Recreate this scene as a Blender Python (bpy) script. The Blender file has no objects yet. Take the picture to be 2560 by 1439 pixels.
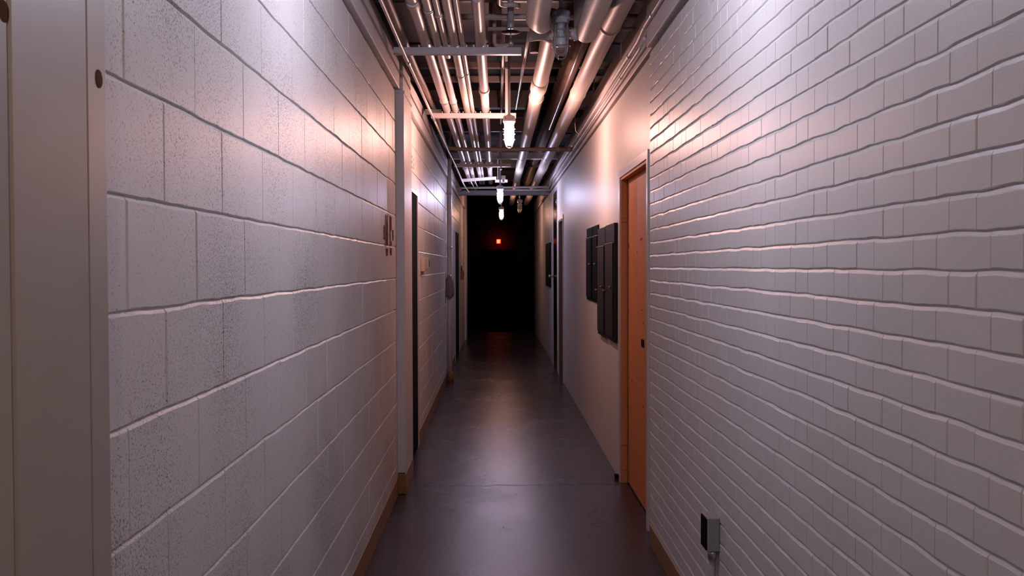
import bpy, bmesh, math, random
from mathutils import Vector, Matrix, noise
random.seed(7)
PI = math.pi
S = bpy.context.scene
COL = S.collection
H = 1.503                      # eye height of the photographer

# ------------------------------------------------------------------ helpers
def V(*a): return Vector(a)

def tag(o, label=None, cat=None, group=None, kind=None):
    if label: o['label'] = label
    if cat: o['category'] = cat
    if group: o['group'] = group
    if kind: o['kind'] = kind
    return o

def link(name, bm, mat, parent=None, smooth=False, loc=None):
    me = bpy.data.meshes.new(name)
    if smooth:
        for f in bm.faces: f.smooth = True
    bm.to_mesh(me); bm.free()
    me.materials.append(mat)
    o = bpy.data.objects.new(name, me); COL.objects.link(o)
    if parent is not None:
        o.parent = parent
    if loc is not None: o.location = loc
    return o

def empty(name, loc=(0, 0, 0)):
    o = bpy.data.objects.new(name, None); COL.objects.link(o); o.location = loc
    o.empty_display_size = .1
    return o

def struct(o):
    o['kind'] = 'structure'; return o

def NB(): return bmesh.new()

def box(bm, x0, x1, y0, y1, z0, z1, bev=0.0, M=None):
    c = bmesh.new()
    bmesh.ops.create_cube(c, size=1)
    for v in c.verts:
        v.co = V((x0+x1)/2 + v.co.x*(x1-x0), (y0+y1)/2 + v.co.y*(y1-y0), (z0+z1)/2 + v.co.z*(z1-z0))
    if bev > 0:
        bmesh.ops.bevel(c, geom=c.edges[:], offset=bev, segments=2, affect='EDGES', profile=.6)
    if M is not None:
        for v in c.verts: v.co = M @ v.co
    merge(bm, c)

def merge(bm, c):
    me = bpy.data.meshes.new('tmp'); c.to_mesh(me); c.free()
    bm.from_mesh(me); bpy.data.meshes.remove(me)

def tube(bm, pts, r, seg=14, cap=True, radii=None):
    pts = [Vector(p) for p in pts]
    n = len(pts)
    T = []
    for i in range(n):
        a = pts[max(i-1, 0)]; b = pts[min(i+1, n-1)]
        T.append((b-a).normalized())
    up = V(0, 0, 1) if abs(T[0].z) < .9 else V(1, 0, 0)
    nrm = (up - T[0]*up.dot(T[0])).normalized()
    rings = []
    for i in range(n):
        nrm = (nrm - T[i]*nrm.dot(T[i])).normalized()
        bi = T[i].cross(nrm)
        rr = radii[i] if radii else r
        rings.append([bm.verts.new(pts[i] + (nrm*math.cos(2*PI*k/seg) + bi*math.sin(2*PI*k/seg))*rr) for k in range(seg)])
    for i in range(n-1):
        for k in range(seg):
            f = bm.faces.new((rings[i][k], rings[i][(k+1) % seg], rings[i+1][(k+1) % seg], rings[i+1][k])); f.smooth = True
    if cap:
        bm.faces.new(rings[0][::-1]); bm.faces.new(rings[-1])

def lathe(bm, prof, c=(0, 0, 0), seg=24, axis='z'):
    rings = []
    for (r, z) in prof:
        ring = []
        for k in range(seg):
            a = 2*PI*k/seg
            if axis == 'z': p = V(c[0]+r*math.cos(a), c[1]+r*math.sin(a), c[2]+z)
            elif axis == 'y': p = V(c[0]+r*math.cos(a), c[1]+z, c[2]-r*math.sin(a))
            else: p = V(c[0]+z, c[1]+r*math.cos(a), c[2]+r*math.sin(a))
            ring.append(bm.verts.new(p))
        rings.append(ring)
    for i in range(len(prof)-1):
        for k in range(seg):
            f = bm.faces.new((rings[i][k], rings[i][(k+1) % seg], rings[i+1][(k+1) % seg], rings[i+1][k])); f.smooth = True
    return rings

def arc(p0, corner, p1, r, n=8):
    """points rounding a corner"""
    p0, corner, p1 = Vector(p0), Vector(corner), Vector(p1)
    a = (p0-corner).normalized(); b = (p1-corner).normalized()
    s = corner + a*r; e = corner + b*r
    out = []
    for i in range(n+1):
        t = i/n
        out.append(s*(1-t)**2 + corner*2*t*(1-t) + e*t*t)
    return out

# ------------------------------------------------------------------ materials
def mat(name):
    m = bpy.data.materials.new(name); m.use_nodes = True
    nt = m.node_tree; b = nt.nodes['Principled BSDF']
    return m, nt, b

def N(nt, t, **kw):
    n = nt.nodes.new(t)
    for k, v in kw.items():
        if k in n.inputs.keys(): n.inputs[k].default_value = v
        else: setattr(n, k, v)
    return n

def plain(name, col, rough=.5, metal=0, spec=.5, bump=0, bscale=60, var=.06, coat=0):
    m, nt, b = mat(name)
    b.inputs['Roughness'].default_value = rough
    b.inputs['Metallic'].default_value = metal
    b.inputs['Specular IOR Level'].default_value = spec
    b.inputs['Coat Weight'].default_value = coat
    tc = N(nt, 'ShaderNodeTexCoord')
    no = N(nt, 'ShaderNodeTexNoise'); no.inputs['Scale'].default_value = 9; no.inputs['Detail'].default_value = 5
    nt.links.new(tc.outputs['Object'], no.inputs['Vector'])
    mx = N(nt, 'ShaderNodeMix', data_type='RGBA')
    mx.inputs[6].default_value = (*[c*(1-var) for c in col], 1)
    mx.inputs[7].default_value = (*[min(1, c*(1+var)) for c in col], 1)
    nt.links.new(no.outputs['Fac'], mx.inputs[0])
    nt.links.new(mx.outputs[2], b.inputs['Base Color'])
    if bump:
        n2 = N(nt, 'ShaderNodeTexNoise'); n2.inputs['Scale'].default_value = bscale; n2.inputs['Detail'].default_value = 4
        nt.links.new(tc.outputs['Object'], n2.inputs['Vector'])
        bp = N(nt, 'ShaderNodeBump'); bp.inputs['Strength'].default_value = bump; bp.inputs['Distance'].default_value = .002
        nt.links.new(n2.outputs['Fac'], bp.inputs['Height']); nt.links.new(bp.outputs['Normal'], b.inputs['Normal'])
    return m

def emis(name, col, strength):
    m, nt, b = mat(name)
    b.inputs['Base Color'].default_value = (.8, .8, .8, 1)
    b.inputs['Emission Color'].default_value = (*col, 1)
    b.inputs['Emission Strength'].default_value = strength
    return m

WALLCOL = (.65, .625, .605)

def masonry_mat(name, col, rough, pits, fine):
    m, nt, b = mat(name)
    L = nt.links.new
    b.inputs['Roughness'].default_value = rough
    b.inputs['Specular IOR Level'].default_value = .16
    tc = N(nt, 'ShaderNodeTexCoord')
    n1 = N(nt, 'ShaderNodeTexNoise'); n1.inputs['Scale'].default_value = 2.5; n1.inputs['Detail'].default_value = 6
    L(tc.outputs['Object'], n1.inputs['Vector'])
    mx = N(nt, 'ShaderNodeMix', data_type='RGBA')
    mx.inputs[6].default_value = (*[c*.93 for c in col], 1); mx.inputs[7].default_value = (*[c*1.06 for c in col], 1)
    L(n1.outputs['Fac'], mx.inputs[0])
    n2 = N(nt, 'ShaderNodeTexNoise'); n2.inputs['Scale'].default_value = fine; n2.inputs['Detail'].default_value = 3; n2.inputs['Roughness'].default_value = .6
    L(tc.outputs['Object'], n2.inputs['Vector'])
    # patches where the paint leaves the block face open-pored
    n3 = N(nt, 'ShaderNodeTexNoise'); n3.inputs['Scale'].default_value = 2.2; n3.inputs['Detail'].default_value = 2
    L(tc.outputs['Object'], n3.inputs['Vector'])
    thr = N(nt, 'ShaderNodeMapRange'); thr.inputs['From Min'].default_value = .3; thr.inputs['From Max'].default_value = .7
    thr.inputs['To Min'].default_value = .33; thr.inputs['To Max'].default_value = .45
    L(n3.outputs['Fac'], thr.inputs['Value'])
    sub = N(nt, 'ShaderNodeMath', operation='SUBTRACT'); L(n2.outputs['Fac'], sub.inputs[0]); L(thr.outputs['Result'], sub.inputs[1])
    pit = N(nt, 'ShaderNodeMapRange'); pit.inputs['From Min'].default_value = -.05; pit.inputs['From Max'].default_value = .03
    L(sub.outputs[0], pit.inputs['Value'])
    mx2 = N(nt, 'ShaderNodeMix', data_type='RGBA')
    L(pit.outputs['Result'], mx2.inputs[0]); L(mx.outputs[2], mx2.inputs[7])
    mx2.inputs[6].default_value = (*[c*max(.1, 1-.58*pits) for c in col], 1)
    L(mx2.outputs[2], b.inputs['Base Color'])
    ad = N(nt, 'ShaderNodeMath', operation='MULTIPLY_ADD'); ad.inputs[1].default_value = .35
    L(n2.outputs['Fac'], ad.inputs[0]); L(pit.outputs['Result'], ad.inputs[2])
    bp = N(nt, 'ShaderNodeBump'); bp.inputs['Strength'].default_value = .45*pits+.1; bp.inputs['Distance'].default_value = .0018
    L(ad.outputs[0], bp.inputs['Height']); L(bp.outputs['Normal'], b.inputs['Normal'])
    return m

M_block = masonry_mat('block_paint', WALLCOL, .40, 1.15, 225)
M_brick = masonry_mat('brick_paint', WALLCOL, .38, .25, 260)

def plaster_mat():
    m, nt, b = mat('plaster_paint'); L = nt.links.new
    b.inputs['Roughness'].default_value = .44; b.inputs['Specular IOR Level'].default_value = .15
    tc = N(nt, 'ShaderNodeTexCoord')
    mp = N(nt, 'ShaderNodeMapping'); mp.inputs['Scale'].default_value = (1, 6, .5)
    L(tc.outputs['Object'], mp.inputs['Vector'])
    n1 = N(nt, 'ShaderNodeTexNoise'); n1.inputs['Scale'].default_value = 2; n1.inputs['Detail'].default_value = 5
    L(mp.outputs['Vector'], n1.inputs['Vector'])
    mx = N(nt, 'ShaderNodeMix', data_type='RGBA')
    mx.inputs[6].default_value = (*[c*.94 for c in WALLCOL], 1); mx.inputs[7].default_value = (*[c*1.05 for c in WALLCOL], 1)
    L(n1.outputs['Fac'], mx.inputs[0]); L(mx.outputs[2], b.inputs['Base Color'])
    n2 = N(nt, 'ShaderNodeTexNoise'); n2.inputs['Scale'].default_value = 35; n2.inputs['Detail'].default_value = 4
    L(mp.outputs['Vector'], n2.inputs['Vector'])
    bp = N(nt, 'ShaderNodeBump'); bp.inputs['Strength'].default_value = .12; bp.inputs['Distance'].default_value = .002
    L(n2.outputs['Fac'], bp.inputs['Height']); L(bp.outputs['Normal'], b.inputs['Normal'])
    return m
M_plaster = plaster_mat()

def floor_mat():
    m, nt, b = mat('floor_paint'); L = nt.links.new
    b.inputs['Specular IOR Level'].default_value = .42
    tc = N(nt, 'ShaderNodeTexCoord')
    n1 = N(nt, 'ShaderNodeTexNoise'); n1.inputs['Scale'].default_value = 1.3; n1.inputs['Detail'].default_value = 9; n1.inputs['Roughness'].default_value = .65
    L(tc.outputs['Object'], n1.inputs['Vector'])
    rp = N(nt, 'ShaderNodeMapRange'); rp.inputs['From Min'].default_value = .3; rp.inputs['From Max'].default_value = .7
    L(n1.outputs['Fac'], rp.inputs['Value'])
    mx = N(nt, 'ShaderNodeMix', data_type='RGBA')
    mx.inputs[6].default_value = (.021, .016, .020, 1); mx.inputs[7].default_value = (.046, .035, .043, 1)
    L(rp.outputs['Result'], mx.inputs[0])
    # worn ring left by something round
    sep = N(nt, 'ShaderNodeSeparateXYZ'); L(tc.outputs['Object'], sep.inputs[0])
    cmb = N(nt, 'ShaderNodeCombineXYZ'); L(sep.outputs['X'], cmb.inputs[0]); L(sep.outputs['Y'], cmb.inputs[1])
    ds = N(nt, 'ShaderNodeVectorMath', operation='DISTANCE'); L(cmb.outputs[0], ds.inputs[0]); ds.inputs[1].default_value = (.03, 8.47, 0)
    df = N(nt, 'ShaderNodeMath', operation='SUBTRACT'); L(ds.outputs['Value'], df.inputs[0]); df.inputs[1].default_value = .23
    ab = N(nt, 'ShaderNodeMath', operation='ABSOLUTE'); L(df.outputs[0], ab.inputs[0])
    rg = N(nt, 'ShaderNodeMapRange'); rg.inputs['From Min'].default_value = .004; rg.inputs['From Max'].default_value = .016
    L(ab.outputs[0], rg.inputs['Value'])
    # expansion joint across the corridor, wavering
    jn = N(nt, 'ShaderNodeTexNoise'); jn.inputs['Scale'].default_value = 9; jn.inputs['Detail'].default_value = 4
    L(tc.outputs['Object'], jn.inputs['Vector'])
    ja = N(nt, 'ShaderNodeMath', operation='MULTIPLY_ADD'); ja.inputs[1].default_value = .09; ja.inputs[2].default_value = -6.735
    L(jn.outputs['Fac'], ja.inputs[0])
    jb = N(nt, 'ShaderNodeMath', operation='ADD'); L(ja.outputs[0], jb.inputs[0]); L(sep.outputs['Y'], jb.inputs[1])
    jc = N(nt, 'ShaderNodeMath', operation='ABSOLUTE'); L(jb.outputs[0], jc.inputs[0])
    jr = N(nt, 'ShaderNodeMapRange'); jr.inputs['From Min'].default_value = .004; jr.inputs['From Max'].default_value = .022
    L(jc.outputs[0], jr.inputs['Value'])
    mk = N(nt, 'ShaderNodeMath', operation='MULTIPLY'); L(rg.outputs['Result'], mk.inputs[0]); L(jr.outputs['Result'], mk.inputs[1])
    mx2 = N(nt, 'ShaderNodeMix', data_type='RGBA'); mx2.inputs[6].default_value = (.024, .019, .021, 1)
    L(mk.outputs[0], mx2.inputs[0]); L(mx.outputs[2], mx2.inputs[7]); L(mx2.outputs[2], b.inputs['Base Color'])
    rr = N(nt, 'ShaderNodeMapRange'); rr.inputs['To Min'].default_value = .31; rr.inputs['To Max'].default_value = .20
    L(rp.outputs['Result'], rr.inputs['Value']); L(rr.outputs['Result'], b.inputs['Roughness'])
    n2 = N(nt, 'ShaderNodeTexNoise'); n2.inputs['Scale'].default_value = 30; n2.inputs['Detail'].default_value = 8; n2.inputs['Roughness'].default_value = .7
    L(tc.outputs['Object'], n2.inputs['Vector'])
    ad = N(nt, 'ShaderNodeMath', operation='MULTIPLY_ADD'); ad.inputs[1].default_value = 1.6
    rl = N(nt, 'ShaderNodeMath', operation='MULTIPLY_ADD'); L(rg.outputs['Result'], rl.inputs[0]); rl.inputs[1].default_value = .12; L(jr.outputs['Result'], rl.inputs[2])
    L(rl.outputs[0], ad.inputs[0]); L(n2.outputs['Fac'], ad.inputs[2])
    mp = N(nt, 'ShaderNodeMapping'); mp.inputs['Scale'].default_value = (1, 2.2, 1); L(tc.outputs['Object'], mp.inputs['Vector'])
    n4 = N(nt, 'ShaderNodeTexNoise'); n4.inputs['Scale'].default_value = 55; n4.inputs['Detail'].default_value = 5; n4.inputs['Roughness'].default_value = .75
    L(mp.outputs['Vector'], n4.inputs['Vector'])
    a2 = N(nt, 'ShaderNodeMath', operation='MULTIPLY_ADD'); a2.inputs[1].default_value = .4; L(n4.outputs['Fac'], a2.inputs[0]); L(ad.outputs[0], a2.inputs[2])
    n5 = N(nt, 'ShaderNodeTexNoise'); n5.inputs['Scale'].default_value = 5; n5.inputs['Detail'].default_value = 6; L(mp.outputs['Vector'], n5.inputs['Vector'])
    a3 = N(nt, 'ShaderNodeMath', operation='MULTIPLY_ADD'); a3.inputs[1].default_value = .3; L(n5.outputs['Fac'], a3.inputs[0]); L(a2.outputs[0], a3.inputs[2])
    bp = N(nt, 'ShaderNodeBump'); bp.inputs['Strength'].default_value = .32; bp.inputs['Distance'].default_value = .004
    L(a3.outputs[0], bp.inputs['Height']); L(bp.outputs['Normal'], b.inputs['Normal'])
    return m
M_floor = floor_mat()

def door_mat():
    m, nt, b = mat('door_orange'); L = nt.links.new
    b.inputs['Roughness'].default_value = .6; b.inputs['Specular IOR Level'].default_value = .2
    tc = N(nt, 'ShaderNodeTexCoord')
    mp = N(nt, 'ShaderNodeMapping'); mp.inputs['Scale'].default_value = (3, 14, .9); L(tc.outputs['Object'], mp.inputs['Vector'])
    n1 = N(nt, 'ShaderNodeTexNoise'); n1.inputs['Scale'].default_value = 3; n1.inputs['Detail'].default_value = 7; L(mp.outputs['Vector'], n1.inputs['Vector'])
    mx = N(nt, 'ShaderNodeMix', data_type='RGBA'); mx.inputs[6].default_value = (.50, .18, .06, 1); mx.inputs[7].default_value = (.68, .27, .105, 1)
    L(n1.outputs['Fac'], mx.inputs[0])
    mp2 = N(nt, 'ShaderNodeMapping'); mp2.inputs['Scale'].default_value = (1, 5, 16); L(tc.outputs['Object'], mp2.inputs['Vector'])
    n2 = N(nt, 'ShaderNodeTexNoise'); n2.inputs['Scale'].default_value = 1.6; n2.inputs['Detail'].default_value = 6; L(mp2.outputs['Vector'], n2.inputs['Vector'])
    sc = N(nt, 'ShaderNodeMapRange'); sc.inputs['From Min'].default_value = .68; sc.inputs['From Max'].default_value = .72; L(n2.outputs['Fac'], sc.inputs['Value'])
    mx2 = N(nt, 'ShaderNodeMix', data_type='RGBA'); L(sc.outputs['Result'], mx2.inputs[0]); L(mx.outputs[2], mx2.inputs[6]); mx2.inputs[7].default_value = (.07, .03, .015, 1)
    L(mx2.outputs[2], b.inputs['Base Color'])
    return m
M_door = door_mat()
M_doorbrown = plain('door_brown', (.13, .085, .07), .5, var=.2)
M_beam = plain('beam_paint', (.60, .56, .56), .5, bump=.2, bscale=80)
M_header = plain('header_paint', (.26, .25, .27), .6)
M_pilaster = plain('pilaster_paint', (.60, .56, .55), .42, bump=.15, bscale=50)
M_curb = plain('curb_brown', (.25, .115, .038), .5, bump=.4, bscale=40, var=.4)
M_frame = plain('frame_paint', (.50, .46, .45), .36, bump=.05, bscale=30)
M_jamb = plain('jamb_paint', (.36, .31, .265), .45, bump=.06, bscale=120)
M_black = plain('black_gloss', (.005, .005, .006), .12, spec=.25)
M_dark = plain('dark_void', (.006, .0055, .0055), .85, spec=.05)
M_panel = plain('panel_brown', (.020, .013, .011), .6, spec=.15, var=.2)
M_panelblk = plain('panel_black', (.004, .004, .004), .7, spec=.03)
M_trim = plain('panel_trim', (.14, .12, .11), .5, metal=.3)
M_pipe = plain('pipe_paint', (.58, .50, .48), .38, spec=.28, bump=.08, bscale=25)
M_pipe2 = plain('lagging_paint', (.56, .485, .455), .47, spec=.25, bump=.45, bscale=14)
M_rust = plain('rust_pipe', (.22, .15, .13), .55, spec=.3, bump=.3, bscale=40, var=.2)
M_strut = plain('strut_paint', (.50, .45, .45), .45, bump=.05)
M_galv = plain('galvanised', (.55, .54, .56), .38, metal=.75, var=.12)
M_deck = plain('deck', (.026, .027, .037), .8, bump=.3, bscale=8, var=.3)
M_wood = plain('timber', (.11, .08, .07), .6, bump=.3, bscale=30, var=.2)
M_lampm = plain('cast_metal', (.50, .48, .53), .42, metal=.2, bump=.15, bscale=70)
M_wire = plain('guard_wire', (.30, .29, .31), .35, metal=.7)
M_white = plain('white_sheet', (.75, .74, .80), .6)
M_red = plain('red_paint', (.25, .012, .010), .35)
M_mark = plain('red_mark', (.20, .045, .035), .9, spec=.03, var=.35)
M_stencil = plain('stencil_mark', (.42, .32, .30), .9, spec=.03, var=.2)
M_plug = plain('rust_hole', (.085, .032, .010), .9, spec=.1, var=.3)
M_box = plain('outlet_grey', (.26, .25, .23), .5, bump=.1)
M_beige = plain('beige_plastic', (.46, .36, .28), .4)
M_cable = plain('cable_white', (.66, .62, .60), .4)
M_bulbglass = plain('bulb_glass', (.55, .54, .57), .3)
M_bag = plain('bag_film', (.22, .16, .17), .35, bump=.5, bscale=20, var=.25)
M_brass = plain('brass', (.45, .42, .40), .3, metal=.9)

def glass_mat():
    m = bpy.data.materials.new('jar_glass'); m.use_nodes = True; nt = m.node_tree; nt.nodes.clear(); L = nt.links.new
    out = nt.nodes.new('ShaderNodeOutputMaterial')
    tr = nt.nodes.new('ShaderNodeBsdfTransparent'); tr.inputs[0].default_value = (.93, .93, .95, 1)
    gl = nt.nodes.new('ShaderNodeBsdfGlossy'); gl.inputs['Roughness'].default_value = .06
    fr = nt.nodes.new('ShaderNodeFresnel'); fr.inputs['IOR'].default_value = 1.45
    mx = nt.nodes.new('ShaderNodeMixShader'); L(fr.outputs[0], mx.inputs[0]); L(tr.outputs[0], mx.inputs[1]); L(gl.outputs[0], mx.inputs[2])
    df = nt.nodes.new('ShaderNodeBsdfTranslucent'); df.inputs[0].default_value = (.8, .8, .8, 1)
    m2 = nt.nodes.new('ShaderNodeMixShader'); m2.inputs[0].default_value = .14
    L(mx.outputs[0], m2.inputs[1]); L(df.outputs[0], m2.inputs[2]); L(m2.outputs[0], out.inputs[0])
    return m
M_glass = glass_mat()

COOL = (.80, .785, .98); COOLFAR = (.76, .70, 1.0); WARM = (1.0, .53, .43)
def bulb_emit(name, col, watts):
    return emis(name, col, watts/(PI*.0165))

# ------------------------------------------------------------------ masonry
def subtract(rects, op):
    oy0, oy1, oz0, oz1 = op
    out = []
    for (y0, y1, z0, z1) in rects:
        if y1 <= oy0+1e-6 or y0 >= oy1-1e-6 or z1 <= oz0+1e-6 or z0 >= oz1-1e-6:
            out.append((y0, y1, z0, z1)); continue
        if y0 < oy0: out.append((y0, oy0, z0, z1))
        if y1 > oy1: out.append((oy1, y1, z0, z1))
        a, b = max(y0, oy0), min(y1, oy1)
        if z1 > oz1: out.append((a, b, oz1, z1))
        if z0 < oz0: out.append((a, b, z0, oz0))
    return [r for r in out if r[1]-r[0] > .012 and r[3]-r[2] > .012]

def masonry(bm, rects, X, sgn, hb, hh, depth, step, wob, seed):
    """painted masonry units with raked, hand-tooled joints; face plane x = X, looking along sgn*x"""
    def nz(a, b, c): return noise.noise(V(a*1.0, b*7.3+seed, c))
    def ringpts(r, ins_z, ins_y, kind):
        y0, y1, z0, z1 = r
        ny = max(2, int(round((y1-y0)/step))); nzs = max(2, int(round((z1-z0)/step)))
        pts = []
        def P(ty, tz, e):
            bz = z0 if tz == 0 else z1
            y = y0+(y1-y0)*ty; z = z0+(z1-z0)*tz
            # joint line waver (shared by the two courses that meet there)
            wz0 = wob*nz(y*6, z0*9, 0) + wob*.5*nz(y*19, z0*9, 5)
            wz1 = wob*nz(y*6, z1*9, 0) + wob*.5*nz(y*19, z1*9, 5)
            zz = z + wz0*(1-tz) + wz1*tz
            if kind == 0: zz += hb*.5
            k = .35*hb if kind else 0
            e1 = k*nz(y*40, z*40, 11+kind)
            if tz == 0: zz += ins_z + e1
            if tz == 1: zz -= ins_z + e1
            yy = y + wob*.5*nz(3.1*z, y0*5 if ty < .5 else y1*5, 3)
            if ty == 0: yy += ins_y
            if ty == 1: yy -= ins_y
            if 0 < tz < 1:
                zz = z0+ins_z + (z1-z0-2*ins_z)*tz + wz0*(1-tz)+wz1*tz
            if 0 < ty < 1: yy = y0+ins_y + (y1-y0-2*ins_y)*ty
            return yy, zz
        for i in range(ny): pts.append(P(i/ny, 0, 0))
        for i in range(nzs): pts.append(P(1, i/nzs, 0))
        for i in range(ny): pts.append(P(1-i/ny, 1, 0))
        for i in range(nzs): pts.append(P(0, 1-i/nzs, 0))
        return pts
    for r in rects:
        hy = hh*(.5+1.9*random.random()**2)
        tilt = .0012*(random.random()-.5)
        a = ringpts(r, 0, 0, 0); b = ringpts(r, hb, hy, 1); c = ringpts(r, hb+.0014, hy+.0008, 2)
        nyy = max(2, int(round((r[1]-r[0])/step))); nzz = max(2, int(round((r[3]-r[2])/step)))
        side = set(range(nyy+1, nyy+nzz)) | set(range(2*nyy+nzz+1, 2*nyy+2*nzz))
        va = [bm.verts.new(V(X-sgn*(depth*.75 if i in side else depth), y, z)) for i, (y, z) in enumerate(a)]
        vb = [bm.verts.new(V(X-sgn*.0007, y, z)) for y, z in b]
        vc = [bm.verts.new(V(X+sgn*tilt*(1 if i % 2 else 1), y, z)) for i, (y, z) in enumerate(c)]
        n = len(a)
        for ring1, ring2 in ((va, vb), (vb, vc)):
            for i in range(n):
                f = bm.faces.new((ring1[i], ring1[(i+1) % n], ring2[(i+1) % n], ring2[i]))
                f.smooth = False
        bm.faces.new(vc)
    bm.normal_update()
    for f in bm.faces:
        if f.normal.x*sgn < 0: f.normal_flip()

CW = .2032
XL, XR, XS = -.655, .8245, .856
# left: concrete blocks
DA = (7.10, 8.15, 0, 2.11); DB = (15.40, 17.05, 0, 2.08)
LEND = 19.9
def left_rects(ya, yb):
    R = []
    for k in range(13):
        off = 1.746 + (0 if k % 2 == 1 else .2032)
        z0, z1 = k*CW, (k+1)*CW
        i0 = math.floor((ya-off)/.4064)-1
        y = off + i0*.4064
        while y < yb:
            a, b = max(y, ya), min(y+.4064, yb)
            if b-a > .01: R.append((a, b, z0, z1))
            y += .4064
    for op in (DA, DB): R = subtract(R, op)
    return R
bm = NB()
masonry(bm, left_rects(1.0, 8.15), XL, 1, .0055, .0034, .0062, .04, .0036, 1.0)
masonry(bm, left_rects(8.15, LEND), XL, 1, .0052, .0030, .0062, .10, .003, 2.0)
for (y0, y1, z0, z1) in ((1.0, 7.1, 0, 2.64), (7.1, 8.15, 2.11, 2.64), (8.15, 15.4, 0, 2.64), (15.4, 17.05, 2.08, 2.64), (17.05, LEND, 0, 2.64)):
    box(bm, XL-.2, XL-.0060, y0, y1, z0, z1)
wl = struct(link('wall_left', bm, M_block))
# right: brick in Flemish bond
RC = .0677
def right_rects(ya, yb):
    R = []
    for k in range(39):
        c = 2.031 + (0 if k % 2 == 1 else .1524)      # header centre
        z0, z1 = k*RC, (k+1)*RC
        m = math.floor((ya-c)/.3048)-2
        y = c + m*.3048
        while y < yb+.3:
            for a, b in ((y-.0508, y+.0508), (y+.0508, y+.254)):
                a, b = max(a, ya), min(b, yb)
                if b-a > .01: R.append((a, b, z0, z1))
            y += .3048
    return R
bm = NB()
masonry(bm, right_rects(1.0, 5.27), XR, -1, .0056, .0016, .0043, .034, .0038, 5.0)
box(bm, XR+.0062, XR+.25, 1.0, 5.27, 0, 2.64)
wr = struct(link('wall_right', bm, M_brick))
# right: smooth plaster beyond the brick
O1 = (5.50, 6.80, 0, 2.15); O2 = (12.52, 13.46, 0, 2.16); O3 = (13.86, 14.78, 0, 2.58)
bm = NB()
R = [(5.27, 22.2, 0, 2.66)]
for o in (O1, O2, O3): R = subtract(R, o)
for (y0, y1, z0, z1) in R: box(bm, XS, XS+.22, y0, y1, z0, z1)
struct(link('wall_right', bm, M_plaster))

# ------------------------------------------------------------------ floor, ceiling, beams
bm = NB()
nx, ny = 8, 60
vs = {}
for i in range(nx+1):
    for j in range(ny+1):
        x = -1.0 + 2.3*i/nx; y = -6 + 28.2*j/ny
        vs[i, j] = bm.verts.new((x, y, .0012*noise.noise(V(x*1.2, y*.9, 3))-.0006))
for i in range(nx):
    for j in range(ny):
        f = bm.faces.new((vs[i, j], vs[i+1, j], vs[i+1, j+1], vs[i, j+1])); f.smooth = True
struct(link('floor', bm, M_floor))
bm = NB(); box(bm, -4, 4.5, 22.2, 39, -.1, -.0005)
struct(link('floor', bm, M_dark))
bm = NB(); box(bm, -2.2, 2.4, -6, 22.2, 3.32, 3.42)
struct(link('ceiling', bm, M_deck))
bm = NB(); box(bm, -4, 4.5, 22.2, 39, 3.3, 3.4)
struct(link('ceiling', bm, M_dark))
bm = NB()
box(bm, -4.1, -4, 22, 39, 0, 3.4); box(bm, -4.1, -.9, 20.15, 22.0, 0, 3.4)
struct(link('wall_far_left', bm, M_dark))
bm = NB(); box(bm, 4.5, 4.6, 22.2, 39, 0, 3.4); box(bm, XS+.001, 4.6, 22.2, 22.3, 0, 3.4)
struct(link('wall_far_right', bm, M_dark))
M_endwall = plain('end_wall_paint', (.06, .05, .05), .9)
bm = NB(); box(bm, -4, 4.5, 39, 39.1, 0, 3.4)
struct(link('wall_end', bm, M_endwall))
bm = NB(); box(bm, -1.0, 1.3, -6.1, -6, 0, 3.4)
struct(link('wall_back', bm, M_plaster))
# side walls behind the photographer, above the beams
bm = NB(); box(bm, -1.0, -.9, -6, 1.0, 0, 2.64)
struct(link('wall_back_left', bm, M_plaster))
bm = NB(); box(bm, 1.05, 1.15, -6, 1.0, 0, 2.64)
struct(link('wall_back_right', bm, M_plaster))
bm = NB(); box(bm, -1.75, -1.65, -6, 22, 2.64, 3.4)
struct(link('wall_upper_left', bm, M_deck))
bm = NB(); box(bm, 1.75, 1.85, -6, 22.2, 2.64, 3.4)
struct(link('wall_upper_right', bm, M_deck))

bm = NB(); box(bm, -1.0, XL+.026, -2, LEND, 2.655, 2.87, .006)
struct(link('beam_left', bm, M_beam))
bm = NB(); box(bm, XR-.018, 1.3, -2, 5.268, 2.668, 3.0, .005)
struct(link('beam_right', bm, M_beam))
bm = NB(); box(bm, XS-.007, 1.3, 5.27, 22.2, 2.69, 3.0, .005)
struct(link('beam_right', bm, M_beam))
bm = NB(); box(bm, -.9, 1.1, 16.1, 16.25, 2.662, 2.74, .006)
struct(link('beam_header', bm, M_header))
# ceiling joists
for i, (y, z0, hh, m_, wd) in enumerate(((2.2, 3.14, .18, M_wood, .05), (4.2, 3.14, .18, M_wood, .05), (6.1, 3.14, .18, M_wood, .05), (7.95, 3.10, .05, M_wood, .05), (8.55, 3.10, .05, M_wood, .05), (10.2, 3.14, .18, M_wood, .05),
                              (12.0, 3.14, .18, M_wood, .05), (13.5, 2.97, .09, M_beam, .09), (14.6, 3.10, .05, M_wood, .05), (15.4, 3.05, .05, M_wood, .05), (18.5, 3.1, .1, M_wood, .05))):
    bm = NB(); box(bm, -1.64, 1.74, y, y+wd, z0, z0+hh, .003)
    struct(link('ceiling_joist', bm, m_))

# painted brown strip along the wall foot
bm = NB(); box(bm, XL-.002, XL+.004, 1.6, 6.43, 0, .115, .002)
struct(link('baseboard_left', bm, M_curb))
bm = NB(); box(bm, XL-.002, XL+.004, 8.2, 15.33, 0, .115, .002)
struct(link('baseboard_left', bm, M_curb))
bm = NB(); box(bm, XR-.004, XR+.004, 1.2, 5.25, 0, .105, .002)
struct(link('baseboard_right', bm, M_curb))

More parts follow.
